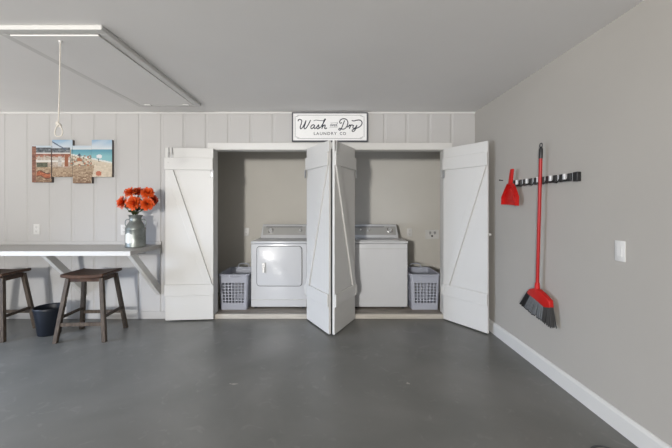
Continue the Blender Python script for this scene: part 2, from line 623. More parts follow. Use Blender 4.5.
wa = empty('washer', (0.256, YM, ZF))
tag(wa, 'white top-loading washing machine with plain front beside right laundry basket', 'washer')
machine_shell(wa)
MB().box((-0.002, -0.004, MH - 0.030), (MW + 0.002, MD, MH), 0.010, 3).build('top_panel', 'appliance_white', wa, smooth=True)
MB().prism([(x, y) for x, y in rounded_rect(0.09, 0.03, MW - 0.09, 0.42, 0.03)], MH, MH + 0.008, axis='z', bevel=0.003).build('lid', 'appliance_white', wa, smooth=True)
MB().box((0.004, -0.002, 0.745), (MW - 0.004, 0.004, 0.749)).build('seam', 'console_grey', wa)
feet(wa)
console(wa)
dial(wa, 0.56, 0.55, 0.034)
dial(wa, 0.27, 0.55, 0.014, 'button')
dial(wa, 0.16, 0.55, 0.014, 'button')
MB().box((0.06, 0.476, MH + 0.147), (0.48, 0.492, MH + 0.153)).build('console_stripe', 'dark_gap', wa)


# ------------------------------------------------------------------ laundry baskets
def basket_path(w, d, r, nf, ns, nc=4):
    """closed rounded rectangle as (x, y, side, index)"""
    pts = []
    hw, hd = w / 2, d / 2
    def line(x0, y0, x1, y1, n, tagname):
        nh = (n - 1) // 2
        tot = 2.0 * nh + nh + 1
        for i in range(n):
            t = (i // 2 * 3.0 + (i % 2)) / tot
            pts.append((x0 + (x1 - x0) * t, y0 + (y1 - y0) * t, tagname, i))
    def arc(cx, cy, a0):
        for i in range(nc):
            a = R(a0 + 90 * i / nc)
            pts.append((cx + r * math.cos(a), cy + r * math.sin(a), 'c', i))
    line(-hw + r, -hd, hw - r, -hd, nf, 's'); arc(hw - r, -hd + r, -90)
    line(hw, -hd + r, hw, hd - r, ns, 's'); arc(hw - r, hd - r, 0)
    line(hw - r, hd, -hw + r, hd, nf, 's'); arc(-hw + r, hd - r, 90)
    line(-hw, hd - r, -hw, -hd + r, ns, 's'); arc(-hw + r, -hd + r, 180)
    return pts


def make_basket(loc, rz, label):
    root = empty('laundry_basket', loc, rz)
    tag(root, label, 'laundry basket', 'lavender grey laundry baskets in the closet')
    w0, d0, w1, d1, hh = 0.330, 0.47, 0.362, 0.50, 0.43
    nf, ns = 15, 21
    A = basket_path(w0, d0, 0.026, nf, ns)
    B = basket_path(w1, d1, 0.028, nf, ns)
    zs = [0.0, 0.03, 0.085]
    z = 0.085
    for k in range(7):
        zs += [z + 0.0255, z + 0.037]
        z += 0.037
    zs += [hh]
    b = MB()
    bm = b.bm
    rows = []
    for zz in zs:
        t = zz / hh
        rows.append([bm.verts.new((a[0] + (q[0] - a[0]) * t, a[1] + (q[1] - a[1]) * t, zz)) for a, q in zip(A, B)])
    n = len(A)
    for r_ in range(len(zs) - 1):
        hole_row = 2 <= r_ <= 15 and (r_ - 2) % 2 == 0
        for i in range(n):
            if hole_row and A[i][2] == 's' and A[i][3] % 2 == 1: continue
            j = (i + 1) % n
            bm.faces.new((rows[r_][i], rows[r_][j], rows[r_ + 1][j], rows[r_ + 1][i]))
    bm.faces.new(rows[0][::-1])
    o = b.build('body', 'basket_plastic', root)
    md = o.modifiers.new('thickness', 'SOLIDIFY'); md.thickness = 0.004; md.offset = -1
    rimp = basket_path(w1 + 0.008, d1 + 0.008, 0.032, 7, 9, 6)
    pts = [(p[0], p[1], hh) for p in rimp]
    MB().tube(pts, 0.011, 10, closed=True).build('rim', 'basket_plastic', root, smooth=True)
    for s in (-1, 1):
        y = s * (d1 / 2 - 0.004)
        hp_ = spline([(-0.075, y, hh), (-0.07, y + s * 0.004, hh + 0.035), (-0.04, y + s * 0.008, hh + 0.055), (0.04, y + s * 0.008, hh + 0.055), (0.07, y + s * 0.004, hh + 0.035), (0.075, y, hh)], 5)
        if s > 0:
            h_ = MB().tube(hp_, 0.007, 10).build('handle', 'basket_plastic', root, smooth=True)
        else:
            hp_ = [(p[0], p[1] - 0.006, hh - 0.004 - (p[2] - hh) * 0.25) for p in hp_]
            h_ = MB().tube(hp_, 0.007, 10).build('handle', 'basket_plastic', root, smooth=True)
    return root


make_basket((-1.205, 4.312, ZF), R(0), 'lavender grey laundry basket with square holes left of the dryer')
make_basket((1.164, 4.312, ZF), R(0), 'lavender grey laundry basket with square holes right of the washer')


# ------------------------------------------------------------------ counter
ZC = 0.876
YCF = 3.30
XCE = -2.0
ct = empty('wall_counter', (-3.2, YW, ZC))
tag(ct, 'long white wall-mounted counter on diagonal braces under the beach canvases', 'counter')


def L(x, y, z):
    return (x + 3.2, y - YW, z - ZC)


MB().box(L(-4.9, YCF, ZC - 0.042), L(XCE, YW - 0.0005, ZC), 0.004).build('countertop', 'counter_top', ct)
MB().box(L(-4.9, YCF - 0.016, ZC - 0.046), L(XCE + 0.002, YCF, ZC + 0.001), 0.003).build('front_edge', 'door_white', ct)
MB().box(L(-4.9, YW - 0.018, ZC), L(XCE, YW - 0.001, ZC + 0.038), 0.003).build('backsplash', 'wall_paint', ct)
MB().box(L(XCE - 0.17, YW - 0.04, ZC - 0.105), L(XCE, YW - 0.001, ZC - 0.042), 0.003).build('support_cleat', 'white_trim', ct)
for bx_ in (-2.035, -2.905):
    hw_ = 0.0225
    # board with one edge forward and down, its broad side to the side
    p = [(YCF + 0.015, ZC - 0.043), (YCF + 0.115, ZC - 0.043), (YW - 0.001, 0.395), (YW - 0.001, 0.28)]
    q = [(a - YW, b_ - ZC) for a, b_ in p]
    MB().prism(q, bx_ - hw_ + 3.2, bx_ + hw_ + 3.2, axis='x', bevel=0.003).build('brace', 'white_trim', ct)


# ------------------------------------------------------------------ stools
def make_stool(loc, rz, label):
    root = empty('bar_stool', loc, rz)
    tag(root, label, 'stool', 'dark wooden stools at the counter')
    SW, SD, SH = 0.203, 0.175, 0.660
    # saddle seat
    b = MB()
    bm = b.bm
    nx, ny = 14, 8
    top, bot = [], []
    for j in range(ny + 1):
        tr, br = [], []
        for i in range(nx + 1):
            u = -1 + 2 * i / nx; v = -1 + 2 * j / ny
            z = SH - 0.012 + 0.013 * abs(u) ** 2.2
            ex = 1 - 0.02 * max(0, abs(v) - 0.8) * 5 * (abs(u) > 0.9)
            tr.append(bm.verts.new((u * SW * ex, v * SD, z)))
            br.append(bm.verts.new((u * SW * ex, v * SD, z - 0.030 - 0.006 * (1 - abs(u)))))
        top.append(tr); bot.append(br)
    for j in range(ny):
        for i in range(nx):
            bm.faces.new((top[j][i], top[j][i + 1], top[j + 1][i + 1], top[j + 1][i]))
            bm.faces.new((bot[j][i], bot[j + 1][i], bot[j + 1][i + 1], bot[j][i + 1]))
    for i in range(nx):
        bm.faces.new((top[0][i], bot[0][i], bot[0][i + 1], top[0][i + 1]))
        bm.faces.new((top[ny][i], top[ny][i + 1], bot[ny][i + 1], bot[ny][i]))
    for j in range(ny):
        bm.faces.new((top[j][0], top[j + 1][0], bot[j + 1][0], bot[j][0]))
        bm.faces.new((top[j][nx], bot[j][nx], bot[j + 1][nx], top[j + 1][nx]))
    bmesh.ops.recalc_face_normals(bm, faces=bm.faces[:])
    seat = b.build('seat', 'seat_wood', root, smooth=True, angle=50)
    bv = seat.modifiers.new('soft_edges', 'BEVEL'); bv.width = 0.008; bv.segments = 2; bv.limit_method = 'ANGLE'; bv.angle_limit = R(50)
    # legs: tops inside, feet splayed out
    TX, TY, FX, FY = 0.158, 0.118, 0.228, 0.190
    ZT = SH - 0.046

    def leg_at(sx, sy, z):
        t = z / ZT
        return Vector((sx * (FX + (TX - FX) * t), sy * (FY + (TY - FY) * t), z))
    for sx in (-1, 1):
        for sy in (-1, 1):
            f_, t_ = leg_at(sx, sy, 0), leg_at(sx, sy, ZT)
            hs = 0.0185
            bot_ = [(f_.x - hs, f_.y - hs, 0), (f_.x + hs, f_.y - hs, 0), (f_.x + hs, f_.y + hs, 0), (f_.x - hs, f_.y + hs, 0)]
            top_ = [(t_.x - hs, t_.y - hs, ZT), (t_.x + hs, t_.y - hs, ZT), (t_.x + hs, t_.y + hs, ZT), (t_.x - hs, t_.y + hs, ZT)]
            MB().hexa(bot_, top_, 0.003).build('leg', 'leg_wood', root)
    # apron under the seat
    za, zb = ZT - 0.038, ZT + 0.004
    for sy in (-1, 1):
        MB().box((-TX, sy * TY - 0.011, za), (TX, sy * TY + 0.011, zb), 0.002).build('apron', 'seat_wood', root)
    for sx in (-1, 1):
        MB().box((sx * TX - 0.011, -TY, za), (sx * TX + 0.011, TY, zb), 0.002).build('apron', 'seat_wood', root)
    # stretchers: front and back, then the sides a little higher
    for sy in (-1, 1):
        z = 0.17 if sy < 0 else 0.19
        a, c = leg_at(-1, sy, z), leg_at(1, sy, z)
        MB().box((a.x, a.y - 0.010, z - 0.017), (c.x, c.y + 0.010, z + 0.017), 0.002).build('stretcher', 'leg_wood', root)
    for sx in (-1, 1):
        z = 0.235
        a, c = leg_at(sx, -1, z), leg_at(sx, 1, z)
        MB().box((a.x - 0.010, a.y, z - 0.014), (a.x + 0.010, c.y, z + 0.014), 0.002).build('stretcher', 'leg_wood', root)
    return root


st = make_stool((-2.455, 3.40, 0), R(4), 'dark brown wooden saddle stool standing right of the black bucket')
s2 = copy_tree(st)
s2.location = (-3.44, 3.40, 0)
s2.rotation_euler.z = R(3)
s2['label'] = 'dark brown wooden saddle stool standing left of the black bucket, cut by frame edge'

# ------------------------------------------------------------------ bucket
bk = empty('waste_bucket', (-2.935, 3.44, 0))
tag(bk, 'small round black plastic bucket on the floor between the two stools', 'bucket')
MB().lathe([(0, 0), (0.094, 0), (0.098, 0.004), (0.132, 0.275), (0.129, 0.275), (0.094, 0.008), (0, 0.008)], 40).build('body', 'bucket_plastic', bk, smooth=True)
MB().lathe([(0.131, 0.262), (0.1375, 0.264), (0.1385, 0.278), (0.135, 0.284), (0.129, 0.282), (0.129, 0.268)], 40, close=True).build('rim', 'bucket_plastic', bk, smooth=True)

# ------------------------------------------------------------------ milk can and flowers
mc = empty('milk_can', (-2.165, 3.655, ZC))
tag(mc, 'galvanised milk can vase holding the orange flowers on the counter', 'vase')
MB().lathe([(0, 0), (0.100, 0), (0.104, 0.006), (0.104, 0.016), (0.101, 0.022), (0.101, 0.195), (0.104, 0.202), (0.101, 0.210), (0.094, 0.232), (0.075, 0.262), (0.062, 0.282), (0.059, 0.30),
            (0.060, 0.325), (0.070, 0.345), (0.073, 0.352), (0.069, 0.353), (0.055, 0.325), (0.054, 0.29), (0.09, 0.22), (0.096, 0.19), (0.096, 0.01), (0, 0.01)], 40).build('body', 'galvanised', mc, smooth=True, angle=60)
for s in (-1, 1):
    hp_ = spline([(s * 0.060, 0, 0.300), (s * 0.095, 0, 0.305), (s * 0.112, 0, 0.285), (s * 0.113, 0, 0.25), (s * 0.100, 0, 0.218)], 6)
    MB().tube(hp_, 0.006, 10).build('handle', 'galvanised', mc, smooth=True)
pl = MB()
pl.tube([(-0.072 + 0.0, -0.0755, 0.06), (-0.072, -0.0755, 0.06001)], 0.001, 4)
pl.bm.clear()
for k in range(8):
    a0, a1 = R(-128 + k * 6.5), R(-128 + (k + 1) * 6.5)
    r_ = 0.1022
    q = [(r_ * math.cos(a0), r_ * math.sin(a0)), (r_ * math.cos(a1), r_ * math.sin(a1)), ((r_ - 0.003) * math.cos(a1), (r_ - 0.003) * math.sin(a1)), ((r_ - 0.003) * math.cos(a0), (r_ - 0.003) * math.sin(a0))]
    lo = 0.045 + 0.012 * abs(k - 3.5) / 3.5
    pl.prism(q, lo, 0.165 - 0.02 * abs(k - 3.5) / 3.5, axis='z')
pl.build('name_plate', 'plaque', mc)


def petal(bm, base, direc, up, ln, wd, curl):
    """a cupped petal strip"""
    side = direc.cross(up).normalized()
    rows = []
    for i in range(5):
        t = i / 4
        wv = wd * (0.45 + 0.95 * t - 1.0 * max(0, t - 0.55) ** 1.2 * 1.7)
        p = base + direc * (ln * t) + up * (curl * t * t * ln)
        rows.append((bm.verts.new(p - side * wv + up * wd * 0.25), bm.verts.new(p), bm.verts.new(p + side * wv + up * wd * 0.25)))
    for a, b_ in zip(rows[:-1], rows[1:]):
        bm.faces.new((a[0], a[1], b_[1], b_[0]))
        bm.faces.new((a[1], a[2], b_[2], b_[1]))


def flower(head, axis, rad, label, dark=False):
    mouth = Vector((-2.165, 3.655, ZC + 0.345))
    root = empty('orange_flower', tuple(head))
    tag(root, label, 'flower', 'orange flowers in the milk can')
    ax = Vector(axis).normalized()
    u = ax.orthogonal().normalized()
    v = ax.cross(u)
    b = MB()
    for (n, el_, ln, wd, cr) in ((15, -10, 1.08, 0.19, 0.10), (15, 12, 1.02, 0.19, 0.15), (13, 32, 0.90, 0.18, 0.2), (11, 52, 0.70, 0.16, 0.2), (8, 72, 0.50, 0.13, 0.1)):
        off = random.random() * 6
        for i in range(n):
            a = off + 2 * math.pi * i / n + random.uniform(-0.12, 0.12)
            ra = u * math.cos(a) + v * math.sin(a)
            e_ = R(el_ + random.uniform(-8, 8))
            d = ra * math.cos(e_) + ax * math.sin(e_)
            upv = ax * math.cos(e_) - ra * math.sin(e_)
            petal(b.bm, ra * 0.004, d, upv, rad * ln * random.uniform(0.88, 1.08), rad * wd, cr)
    b.build('bloom', 'petal_dark' if dark else 'petal', root, smooth=True)
    MB().lathe([(0, -0.012), (0.008, -0.008), (0.010, 0.002), (0.006, 0.012), (0, 0.014)], 12).build('calyx', 'leaf', root, smooth=True)
    m = mouth + Vector((random.uniform(-0.018, 0.018), random.uniform(-0.018, 0.018), 0))
    inside = m + Vector((0, 0, -0.18))
    pts = spline([tuple(inside - Vector(head)), tuple(m - Vector(head)), tuple((m - Vector(head)) * 0.45 + Vector((0, 0, -0.015))), tuple(-ax * 0.008)], 5)
    stm = MB().tube(pts, 0.0035, 8).build('stem', 'leaf', root, smooth=True)
    for k in range(6):
        t = random.uniform(0.10, 0.70)
        p = (m - Vector(head)) * (1 - t) * 0.92
        d = Vector((random.uniform(-1, 1), random.uniform(-1, 0.5), random.uniform(-0.2, 0.7))).normalized()
        lb = MB()
        petal(lb.bm, p, d, d.orthogonal().normalized(), random.uniform(0.05, 0.075), 0.016, 0.2)
        lb.build('leaf', 'leaf', root, smooth=True)
    return root


def P(px, py, Y):
    s = F / Y
    return Vector(((px - 331) / s, Y, CAMZ - (py - 207) / s))


flower(P(122.8, 202.5, 3.60), (-0.6, -0.75, 0.25), 0.066, 'orange flower at the far left of the bouquet')
flower(P(134.0, 203.0, 3.54), (-0.05, -0.95, 0.15), 0.070, 'large orange flower at the front centre of the bouquet, over the can neck')
flower(P(130.5, 192.5, 3.63), (-0.2, -0.6, 0.75), 0.062, 'orange flower at the upper left of the bouquet')
flower(P(138.5, 192.0, 3.68), (0.1, -0.6, 0.8), 0.056, 'darker red flower at the top centre of the bouquet', dark=True)
flower(P(147.5, 193.2, 3.62), (0.3, -0.7, 0.6), 0.064, 'orange flower at the upper right of the bouquet')
flower(P(147.3, 204.0, 3.57), (0.45, -0.85, 0.05), 0.064, 'orange flower at the lower right of the bouquet')
flower(P(153.3, 200.0, 3.68), (0.9, -0.4, 0.2), 0.050, 'darker red flower at the far right of the bouquet', dark=True)

# ------------------------------------------------------------------ beach canvases
def lerp(a, b, t): return tuple(a[i] + (b[i] - a[i]) * t for i in range(3))


def s2l(c): return tuple((x / 255 / 12.92 if x / 255 <= 0.04045 else ((x / 255 + 0.055) / 1.055) ** 2.4) for x in c)


def hsh(x, y):
    v = math.sin(x * 12.9898 + y * 78.233) * 43758.5453
    return v - math.floor(v)


def paint(cx, cy):
    """colour of the printed beach scene at zoomed picture coordinates"""
    n = 0.75 * (hsh(math.floor(cx / 6), math.floor(cy / 5)) - 0.5) + 0.9 * (hsh(math.floor(cx / 17), math.floor(cy / 9)) - 0.5)
    # sky
    c = lerp((150, 190, 226), (226, 232, 236), min(1, max(0, (cy - 66) / 62)))
    c = lerp(c, (235, 238, 240), 0.35 * max(0, math.sin(cx * 0.03 + cy * 0.05)))
    hor = 132
    if cy > hor:
        if cx > 345:
            shore = 165 + (cx - 345) * 0.20
            c = lerp((84, 160, 186), (136, 200, 208), min(1, (cy - hor) / 45))
            if abs(cy - shore) < 5: c = (232, 238, 235)
            elif cy > shore: c = (222 + 20 * n, 205 + 20 * n, 180 + 18 * n)
        else:
            c = (176 + 40 * n, 158 + 36 * n, 138 + 30 * n)
    # boardwalk
    if cy > 236 + 8 * n and cx < 500 - (cy - 236) * 0.2:
        plank = math.sin(cy * 0.8 + cx * 0.05)
        c = lerp((206, 178, 146), (158, 128, 98), 0.5 + 0.35 * plank + n * 0.8)
        c = lerp(c, (128, 92, 66), max(0, min(1, (cy - 290 + 60 * n) / 90)))
    if 330 < cx < 480 and 170 < cy < 240 and cy > 150 + (480 - cx) * 0.2:
        if hsh(math.floor(cx / 9), math.floor(cy / 9)) > 0.55: c = (150, 140, 122)
        if hsh(math.floor(cx / 11), math.floor(cy / 11) + 7) > 0.86: c = (196, 110, 70)
    # hut
    if cx < 335 and 118 < cy < 250:
        if cy < 150: c = (104 + 70 * n, 110 + 70 * n, 116 + 70 * n)
        elif cy < 160: c = (232, 230, 226)
        elif cy < 205:
            c = (162 + 60 * n, 92 + 50 * n, 70 + 40 * n)
            if cy > 178 + 22 * n: c = (206 + 50 * n, 190 + 50 * n, 174 + 50 * n)
        elif cy < 216: c = (236, 232, 226)
        else: c = (196 + 40 * n, 176 + 40 * n, 158 + 40 * n)
        if 255 < cx < 280 and 178 < cy < 240: c = (206 + 30 * n, 198 + 30 * n, 190 + 30 * n)
        if 298 < cx < 322 and 160 < cy < 245: c = (168, 92, 54)
    if cx > 120 and cx < 330:
        ln = 78 + (cx - 215) * 0.55
        if 208 < cx < 312 and ln - 3 < cy < ln + 6: c = (96, 112, 136)
        elif 208 < cx < 320 and ln + 6 <= cy < 122 : c = (208, 218, 230)
    # left timber edge, red chair, dark foreground
    if cx < 108 and cy > 108: c = (150 + 50 * n, 96 + 40 * n, 74 + 30 * n)
    if 112 < cx < 205 and 255 < cy < 330:
        d = abs(cy - 300 + 10 * math.sin(cx * 0.06))
        if d < 13: c = (190 + 50 * n, 98 + 40 * n, 58 + 30 * n)
        elif d < 20: c = (112, 66, 48)
    if 110 < cx < 185 and 222 < cy < 250: c = (92 + 40 * n, 96 + 40 * n, 76 + 30 * n)
    if abs(cx - 211) < 3 and 130 < cy < 330: c = (86, 60, 52)
    # parasol and chair on the sand
    if (cx - 532) ** 2 + ((cy - 178) * 1.5) ** 2 < 20 ** 2: c = (238, 240, 242)
    if abs(cx - 524 - (cy - 190) * 0.3) < 3 and 186 < cy < 214: c = (70, 70, 76)
    if (cx - 528) ** 2 + ((cy - 292) * 1.2) ** 2 < 20 ** 2: c = (206, 110, 78)
    if (cx - 398) ** 2 + (cy - 168) ** 2 < 9 ** 2: c = (58, 86, 120)
    g_ = sum(c) / 3
    c = tuple(0.86 * (x + (g_ - x) * 0.14) for x in c)
    return s2l(tuple(max(0, min(255, x)) for x in c))


def canvas(cx0, cx1, cy0, cy1, label):
    fs = F / (YW - 0.037)
    to = lambda cx, cy: ((20 + cx / 6.72 - 331) / fs, CAMZ - (130 + cy / 6.72 - 207) / fs)
    x0, zt = to(cx0, cy0)
    x1, zb = to(cx1, cy1)
    xm, zm = (x0 + x1) / 2, zb
    root = empty('canvas_print', (xm, YW, zm))
    tag(root, label, 'canvas', 'beach canvases on the back wall')
    D = 0.035
    MB().box((x0 - xm, -D, 0), (x1 - xm, -0.0005, zt - zm), 0.002).build('stretcher_frame', 'canvas_edge', root)
    nx, nz = 34, 58
    bm = bmesh.new()
    vsx = [[bm.verts.new((x0 - xm + (x1 - x0) * i / nx, -D - 0.0012, (zt - zm) * j / nz)) for i in range(nx + 1)] for j in range(nz + 1)]
    for j in range(nz):
        for i in range(nx):
            bm.faces.new((vsx[j][i], vsx[j][i + 1], vsx[j + 1][i + 1], vsx[j + 1][i]))
    # turn the sheet over the frame edge a little so that it has body
    ext = bmesh.ops.extrude_edge_only(bm, edges=[e_ for e_ in bm.edges if e_.is_boundary])
    for g in ext['geom']:
        if isinstance(g, bmesh.types.BMVert): g.co.y += 0.0015
    me = bpy.data.meshes.new('printed_face')
    bm.to_mesh(me); bm.free()
    me.materials.append(am)
    ca = me.color_attributes.new('print', 'FLOAT_COLOR', 'CORNER')
    for p in me.polygons:
        c = p.center
        k = paint(cx0 + (c.x + xm - x0) / (x1 - x0) * (cx1 - cx0), cy1 - c.z / (zt - zm) * (cy1 - cy0))
        for li in p.loop_indices: ca.data[li].color = (*k, 1)
    o = bpy.data.objects.new('printed_face', me)
    col.objects.link(o); o.parent = root
    return root


canvas(80, 212, 105, 352, 'lower hung beach canvas with the orange hut wall, leftmost of four')
canvas(215, 352, 66, 315, 'higher hung beach canvas with the hut roof, second from left')
canvas(354, 481, 105, 358, 'lower hung beach canvas with boardwalk and sand, third from left')
canvas(482, 618, 66, 315, 'higher hung beach canvas with blue sea and white parasol, rightmost of four')

# ------------------------------------------------------------------ laundry sign
SX0, SX1 = (292.2 - 331) / 84.6, (367.4 - 331) / 84.6
SZ0, SZ1 = CAMZ - (142.2 - 207) / 84.6, CAMZ - (113.2 - 207) / 84.6
sg = empty('laundry_sign', ((SX0 + SX1) / 2, YW - 0.002, SZ0))
tag(sg, 'white framed sign with black script lettering above the closet opening', 'sign')
ox, oz = (SX0 + SX1) / 2, SZ0
hw = (SX1 - SX0) / 2
hh = SZ1 - SZ0
# the trim below is proud of the wall, so the sign stands just in front of it
SY = -0.022
MB().box((-hw + 0.008, SY - 0.010, 0.008), (hw - 0.008, SY, hh - 0.008)).build('board', 'sign_white', sg)
fr = MB()
fw = 0.013
for a, b_ in (((-hw, 0), (hw, fw)), ((-hw, hh - fw), (hw, hh)), ((-hw, fw), (-hw + fw, hh - fw)), ((hw - fw, fw), (hw, hh - fw))):
    fr.box((a[0], SY - 0.020, a[1]), (b_[0], 0.0, b_[1]), 0.002)
fr.build('frame', 'sign_frame', sg)


def S(cx, cy):
    return ((288 + cx / 8 - 331) / 84.6 - ox, SY - 0.0105, CAMZ - (108 + cy / 8 - 207) / 84.6 - oz)


YAX = Vector((0, 1, 0))


def strokes(mb, lst, r, k=6):
    for s_ in lst:
        pts = [S(*p) for p in s_]
        mb.tube(spline(pts, k) if len(pts) > 2 else pts, r, 8, flat=(YAX, 0.3))


bl = MB()
border = [(76, 64), (590, 64), (590, 74), (606, 74), (606, 238), (590, 238), (590, 248), (76, 248), (76, 238), (60, 238), (60, 74), (76, 74)]
bl.tube([S(*p) for p in border], 0.0026, 6, closed=True, flat=(YAX, 0.3))
for (x, y, dx, dy) in ((70, 68, 1, 1), (596, 68, -1, 1), (70, 244, 1, -1), (596, 244, -1, -1)):
    bl.tube([S(x, y + dy * 10), S(x + dx * 6, y + dy * 6), S(x + dx * 22, y)], 0.0018, 6, flat=(YAX, 0.3))
bl.build('border_line', 'ink_grey', sg)

big = MB()
W_ = [[(84, 112), (86, 100), (100, 98), (112, 108), (108, 132), (100, 158), (104, 172), (116, 164), (132, 138), (146, 106)],
      [(146, 106), (138, 138), (130, 160), (136, 172), (150, 162), (168, 132), (182, 102)]]
a_ = [[(214, 144), (202, 140), (188, 150), (184, 164), (192, 171), (204, 162), (214, 144), (210, 162), (215, 170), (226, 164)]]
s_ = [[(226, 164), (238, 150), (246, 140), (246, 154), (250, 165), (240, 172), (230, 167)], [(250, 167), (262, 160)]]
h_ = [[(262, 160), (280, 132), (296, 104), (300, 96), (294, 96), (284, 120), (272, 172)], [(274, 162), (286, 146), (297, 142), (296, 156), (294, 168), (302, 171), (312, 164)]]
t_ = [[(206, 110), (222, 103), (250, 106), (280, 108), (296, 100)]]
D_ = [[(452, 106), (440, 136), (428, 166), (416, 182), (405, 178), (412, 168), (430, 174), (452, 172), (470, 152), (478, 124), (468, 100), (444, 92), (422, 100), (412, 118), (420, 128), (430, 122)]]
r_ = [[(474, 160), (488, 146), (494, 140), (496, 146), (490, 172)], [(492, 160), (502, 145), (512, 141), (516, 147)]]
y_ = [[(524, 142), (518, 160), (524, 170), (536, 164), (550, 142)], [(550, 142), (542, 166), (530, 188), (516, 194), (512, 184), (528, 174), (556, 164), (582, 146), (590, 122), (576, 104), (548, 104), (526, 110), (508, 106)]]
strokes(big, W_ + a_ + s_ + h_, 0.0058)
strokes(big, t_, 0.0036)
big.build('script_lettering', 'ink', sg, smooth=True)
big = MB()
strokes(big, D_ + r_ + y_, 0.0058)
big.build('script_lettering', 'ink', sg, smooth=True)
an = MB()
an_ = [[(352, 136), (344, 136), (338, 146), (342, 151), (350, 144), (354, 136), (350, 148), (356, 151)],
       [(360, 138), (356, 151), (362, 141), (370, 137), (369, 144), (367, 151), (373, 150)],
       [(388, 138), (380, 137), (374, 147), (379, 151), (387, 142), (396, 124), (388, 144), (389, 151), (396, 149)]]
strokes(an, an_, 0.0034, 4)
for ln in ([(338, 126), (396, 122)], [(332, 162), (396, 160)]):
    an.tube([S(*p) for p in ln], 0.0018, 6, flat=(YAX, 0.3))
an.build('small_script', 'ink_grey', sg, smooth=True)


def text_mesh(name, body, cx0, cx1, cyb, cyt, material, parent):
    cu = bpy.data.curves.new('tmp_text', 'FONT')
    cu.body = body
    cu.size = 1
    cu.space_character = 1.25
    cu.extrude = 0.02
    cu.offset = 0.012
    to = bpy.data.objects.new('tmp_text', cu)
    col.objects.link(to)
    bpy.context.view_layer.update()
    me = bpy.data.meshes.new_from_object(to.evaluated_get(bpy.context.evaluated_depsgraph_get()))
    bpy.data.objects.remove(to)
    xs = [v.co.x for v in me.vertices]; ys = [v.co.y for v in me.vertices]
    x0, x1, y0, y1 = min(xs), max(xs), min(ys), max(ys)
    A, B = S(cx0, cyb), S(cx1, cyt)
    for v in me.vertices:
        fx = (v.co.x - x0) / (x1 - x0); fy = (v.co.y - y0) / (y1 - y0)
        v.co = Vector((A[0] + (B[0] - A[0]) * fx, A[1] - v.co.z * 0.04, A[2] + (B[2] - A[2]) * fy))
    me.materials.clear()
    me.materials.append(M[material])
    me.name = name
    o = bpy.data.objects.new(name, me)
    col.objects.link(o)
    o.parent = parent
    return o


text_mesh('block_lettering', 'LAUNDRY', 208, 390, 221, 198, 'ink', sg)
text_mesh('block_lettering', 'CO', 414, 462, 221, 198, 'ink', sg)

# ------------------------------------------------------------------ attic hatch and pull cord
HX0, HX1, HY0, HY1 = -2.10, -1.412, 2.03, 3.60
ah = empty('attic_hatch', ((HX0 + HX1) / 2, (HY0 + HY1) / 2, H))
tag(ah, 'large rectangular attic hatch with white frame in the ceiling', 'hatch')
hx, hy = (HX1 - HX0) / 2, (HY1 - HY0) / 2
fwid = 0.058
fm = MB()
for (a, b_) in (((-hx, -hy), (hx, -hy + fwid)), ((-hx, hy - fwid), (hx, hy)), ((-hx, -hy + fwid), (-hx + fwid, hy - fwid)), ((hx - fwid, -hy + fwid), (hx, hy - fwid))):
    fm.box((a[0], a[1], -0.030), (b_[0], b_[1], 0.0), 0.006)
fm.build('frame', 'white_trim', ah)
g0 = fwid + 0.005
MB().hexa([(-hx + g0, -hy + g0, -0.037), (hx - g0, -hy + g0, -0.037), (hx - g0, hy - g0, -0.029), (-hx + g0, hy - g0, -0.029)],
          [(-hx + g0, -hy + g0, -0.001), (hx - g0, -hy + g0, -0.001), (hx - g0, hy - g0, -0.001), (-hx + g0, hy - g0, -0.001)], 0.002).build('panel', 'ceiling_paint', ah)
for s in (-1, 1):
    MB().box((s * (hx - 0.14) - 0.035, hy - fwid - 0.03, -0.037), (s * (hx - 0.14) + 0.035, hy - fwid + 0.005, -0.028), 0.002).build('hinge', 'plate_white', ah)

pc = empty('pull_cord', (-1.772, 2.16, H - 0.036))
tag(pc, 'thin pale rope cord with knotted loop hanging from the ceiling hatch', 'cord')
MB().tube(spline([(0, 0, 0), (-0.002, 0, -0.15), (-0.006, 0, -0.35), (-0.012, 0, -0.535)], 6), 0.0036, 8).build('cord', 'rope', pc, smooth=True)
kn = MB()
kn.tube(spline([(-0.020, 0, -0.533), (-0.006, -0.012, -0.540), (0.002, 0.0, -0.550), (-0.014, 0.012, -0.555), (-0.022, 0, -0.546)], 5, True), 0.0075, 8, closed=True)
kn.build('knot', 'rope', pc, smooth=True)
MB().tube(spline([(-0.012, 0, -0.545), (-0.032, 0.003, -0.572), (-0.036, 0, -0.605), (-0.018, -0.004, -0.625), (0.006, 0.002, -0.618), (0.014, 0, -0.585), (-0.004, 0, -0.552)], 6), 0.0042, 8).build('loop', 'rope', pc, smooth=True)
MB().lathe([(0, -0.012), (0.008, -0.010), (0.012, -0.002), (0.012, 0.0), (0, 0.0)], 14).build('eyelet', 'plate_white', pc, smooth=True)


